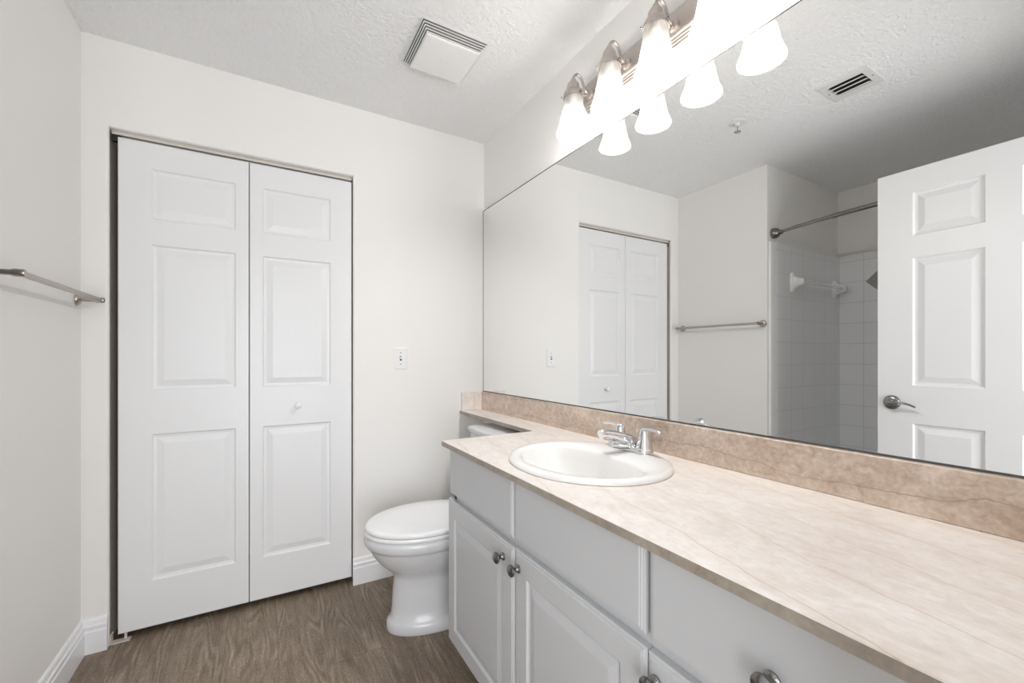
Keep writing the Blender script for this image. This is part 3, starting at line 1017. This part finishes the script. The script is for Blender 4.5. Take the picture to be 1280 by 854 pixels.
for z in (-0.030, 0.030):
    bm = BM()
    lathe(bm, [(0.0034, -0.0055), (0.003, -0.0068), (0.0, -0.0071)], (0, 0, z), 'Y', 14)
    obj('screw', bm, 'screw', sw)

# ------------------------------------------------------------------ exhaust fan grille
fan = thing('exhaust_fan', 'square white louvred exhaust fan cover on the ceiling', 'ceiling fan grille', (-0.472, -0.595, H))


def ring_frame(bm, s0, s1, z0, z1):
    rings(bm, [[Vector((a * s, b * s, z)) for a, b in ((-1, -1), (1, -1), (1, 1), (-1, 1))] for s, z in ((s0, z1), (s0, z0), (s1, z0), (s1, z1))], False, False)


bm = BM()
rings(bm, [[Vector((a * s, b * s, z)) for a, b in ((-1, -1), (1, -1), (1, 1), (-1, 1))] for s, z in ((0.1325, -0.0006), (0.1055, -0.0280))])
obj('slot_shade_core', bm, 'slot', fan, smooth=False)  # dark core added to paint shade into the gaps between louvers
for k in range(5):
    s = 0.1375 - k * 0.0062
    z = -0.0006 - k * 0.0064
    bm = BM()
    rings(bm, [[Vector((a * q, b * q, zz)) for a, b in ((-1, -1), (1, -1), (1, 1), (-1, 1))] for q, zz in ((s - 0.0042, z), (s, z - 0.0006), (s + 0.0004, z - 0.0028), (s - 0.0042, z - 0.0022), (s - 0.0042, z))], False, False)
    obj('louver', bm, 'grille', fan, smooth=False)
bm = BM()
rings(bm, [[Vector((a * q, b * q, zz)) for a, b in ((-1, -1), (1, -1), (1, 1), (-1, 1))] for q, zz in ((0.106, -0.0285), (0.1105, -0.0315), (0.109, -0.0345), (0.102, -0.0362))])
obj('cover', bm, 'grille', fan, smooth=False)
bm = BM()
for s in (1, -1):
    tube(bm, [(0.011 * s, -0.006, -0.0364), (0.013 * s, 0.0, -0.0366), (0.011 * s, 0.006, -0.0364)], 0.0012, 8)
obj('spring_clip', bm, 'grille', fan)

# ------------------------------------------------------------------ air register
reg = thing('air_register', 'small square white air supply register in the ceiling by the entry door', 'air vent', (-1.220, -1.345, H))
bm = BM()
def sq(ax_, ay_, z):
    return [Vector((a * ax_, b * ay_, z)) for a, b in ((-1, -1), (1, -1), (1, 1), (-1, 1))]
rings(bm, [sq(0.100, 0.100, -0.0003), sq(0.100, 0.100, -0.002), sq(0.096, 0.096, -0.0052), sq(0.058, 0.066, -0.0058), sq(0.056, 0.064, -0.0005)], False, False)
obj('frame', bm, 'register', reg, smooth=False)
obj('duct_shade_sheet', bx(-0.057, 0.057, -0.065, 0.065, -0.0010, -0.0003), 'dark', reg, smooth=False)  # near-black sheet painted in for the shade behind the louvers
for k in range(3):
    cxk = -0.036 + 0.036 * k
    bm = bx(-0.0162, 0.0162, -0.063, 0.063, -0.0009, 0.0009)
    bmesh.ops.rotate(bm, verts=bm.verts[:], cent=(0, 0, 0), matrix=Matrix.Rotation(0.38, 3, 'Y'))
    bmesh.ops.translate(bm, verts=bm.verts[:], vec=(cxk, 0, -0.0085))
    obj('louver', bm, 'register', reg, smooth=False)
for s in (1, -1):
    bm = BM()
    lathe(bm, [(0.0042, -0.0050), (0.0035, -0.0068), (0.0, -0.0072)], (0, 0.083 * s, 0), 'Z', 12)
    obj('screw', bm, 'screw', reg)

# ------------------------------------------------------------------ sprinkler
spk = thing('fire_sprinkler', 'small fire sprinkler head with a round plate on the ceiling', 'sprinkler', (-1.078, -0.893, H))
bm = BM()
lathe(bm, [(0.041, -0.0003), (0.041, -0.003), (0.036, -0.006), (0.016, -0.008), (0.013, -0.012)], (0, 0, 0), 'Z', 32)
obj('escutcheon', bm, 'register', spk)
bm = BM()
lathe(bm, [(0.010, -0.010), (0.010, -0.020), (0.0075, -0.022)], (0, 0, 0), 'Z', 18)
for s in (1, -1):
    tube(bm, [(0.0, 0.007 * s, -0.020), (0.0, 0.0125 * s, -0.030), (0.0, 0.010 * s, -0.042), (0.0, 0.002 * s, -0.050)], 0.002, 8, smooth=4)
obj('frame', bm, 'register', spk)
bm = BM()
lathe(bm, [(0.0022, -0.021), (0.0022, -0.049)], (0, 0, 0), 'Z', 10)
obj('glass_bulb', bm, 'pewter', spk)
bm = BM()
lathe(bm, [(0.0035, -0.049), (0.017, -0.0505), (0.0172, -0.052), (0.0, -0.0525)], (0, 0, 0), 'Z', 20)
obj('deflector', bm, 'nickel', spk)

# ------------------------------------------------------------------ shower curtain rod (bowed)
rodt = thing('shower_rod', 'dark nickel bowed shower curtain rod across the tiled alcove', 'shower rod', (-1.80, (YA + YF) / 2, 1.963))
yh = (YA - YF) / 2
def bow(y):
    return 0.100 * (1 - (y / yh) ** 2)
bm = BM()
ys = [yh - 0.010 - (yh - 0.37) * k / 8 for k in range(9)]
tube(bm, [(bow(y), y, 0) for y in ys], 0.0105, 18)
obj('rod', bm, 'rod', rodt)
bm = BM()
ys = [0.385 - (0.385 + yh - 0.010) * k / 20 for k in range(21)]
tube(bm, [(bow(ys[0]), ys[0] + 0.001, 0)] + [(bow(y), y, 0) for y in ys], [0.0108] + [0.0128] * 21, 18)
obj('sleeve', bm, 'rod', rodt)
for s in (1, -1):
    bm = BM()
    lathe(bm, [(0.034, s * (yh - 0.0006)), (0.0345, s * (yh - 0.008)), (0.033, s * (yh - 0.022)), (0.027, s * (yh - 0.034)), (0.017, s * (yh - 0.042)), (0.0125, s * (yh - 0.060)), (0.012, s * (yh - 0.062))], (0.006, 0, 0), 'Y', 32)
    obj('flange', bm, 'rod', rodt)

# ------------------------------------------------------------------ ceramic towel bar in the alcove
cb = thing('ceramic_towel_bar', 'white ceramic bar holder on the tiled shower end wall', 'towel rail', (-2.318, YA - 0.0092, 1.657))
for s in (1, -1):
    bm = BM()
    x = s * 0.300
    L = []
    for d, hw, hh in ((0.0, 0.030, 0.070), (-0.007, 0.030, 0.070), (-0.013, 0.024, 0.056), (-0.024, 0.019, 0.040), (-0.042, 0.017, 0.030), (-0.060, 0.018, 0.026), (-0.072, 0.017, 0.022), (-0.078, 0.011, 0.014)):
        L.append([Vector((x + math.copysign(abs(math.cos(a)) ** 0.6, math.cos(a)) * hw, d, math.copysign(abs(math.sin(a)) ** 0.6, math.sin(a)) * hh)) for a in [2 * PI * k / 28 for k in range(28)]])
    rings(bm, L)
    obj('bracket', bm, 'ceramic', cb, angle=60)
bm = BM()
tube(bm, [(-0.298, -0.055, 0), (0.298, -0.055, 0)], 0.0095, 18)
obj('bar', bm, 'clear', cb)

# accent tile set on its corner in the back tile field
bm = BM()
L = []
for q, d in ((0.108, 0.0), (0.108, 0.0022), (0.105, 0.0034)):
    L.append([Vector((d, q * math.cos(PI / 2 * k), q * math.sin(PI / 2 * k))) for k in range(4)])
rings(bm, L)
acc = obj('accent_tile', bm, 'slate', smooth=False)
acc.location = (XA + 0.0092, -0.981, 1.697)
tag(acc, 'dark slate diamond accent tile on the shower back wall', 'tile')

# ------------------------------------------------------------------ bathtub in the alcove, behind the door
tubt = thing('bathtub', 'white bathtub with straight apron in the tiled alcove', 'bathtub', (-2.32, (YA + YF) / 2, 0))
bm = BM()
def rrect(hx_, hy_, r, z, cx_=0.0):
    P = []
    for sx, sy, a0 in ((1, 1, 0), (-1, 1, PI / 2), (-1, -1, PI), (1, -1, 3 * PI / 2)):
        for k in range(7):
            a = a0 + PI / 2 * k / 6
            P.append(Vector((cx_ + sx * (hx_ - r) + r * math.cos(a), sy * (hy_ - r) + r * math.sin(a), z)))
    return P
hxT, hyT = 0.359, (YA - YF) / 2 - 0.012
rings(bm, [rrect(hxT, hyT, 0.01, 0.0005), rrect(hxT, hyT, 0.01, 0.375), rrect(hxT - 0.004, hyT - 0.004, 0.012, 0.388), rrect(hxT - 0.055, hyT - 0.07, 0.10, 0.388, -0.005), rrect(hxT - 0.075, hyT - 0.09, 0.11, 0.370, -0.005),
           rrect(hxT - 0.11, hyT - 0.15, 0.13, 0.14, -0.005), rrect(hxT - 0.15, hyT - 0.21, 0.13, 0.075, -0.005)])
obj('tub_shell', bm, 'porcelain', tubt, angle=45)
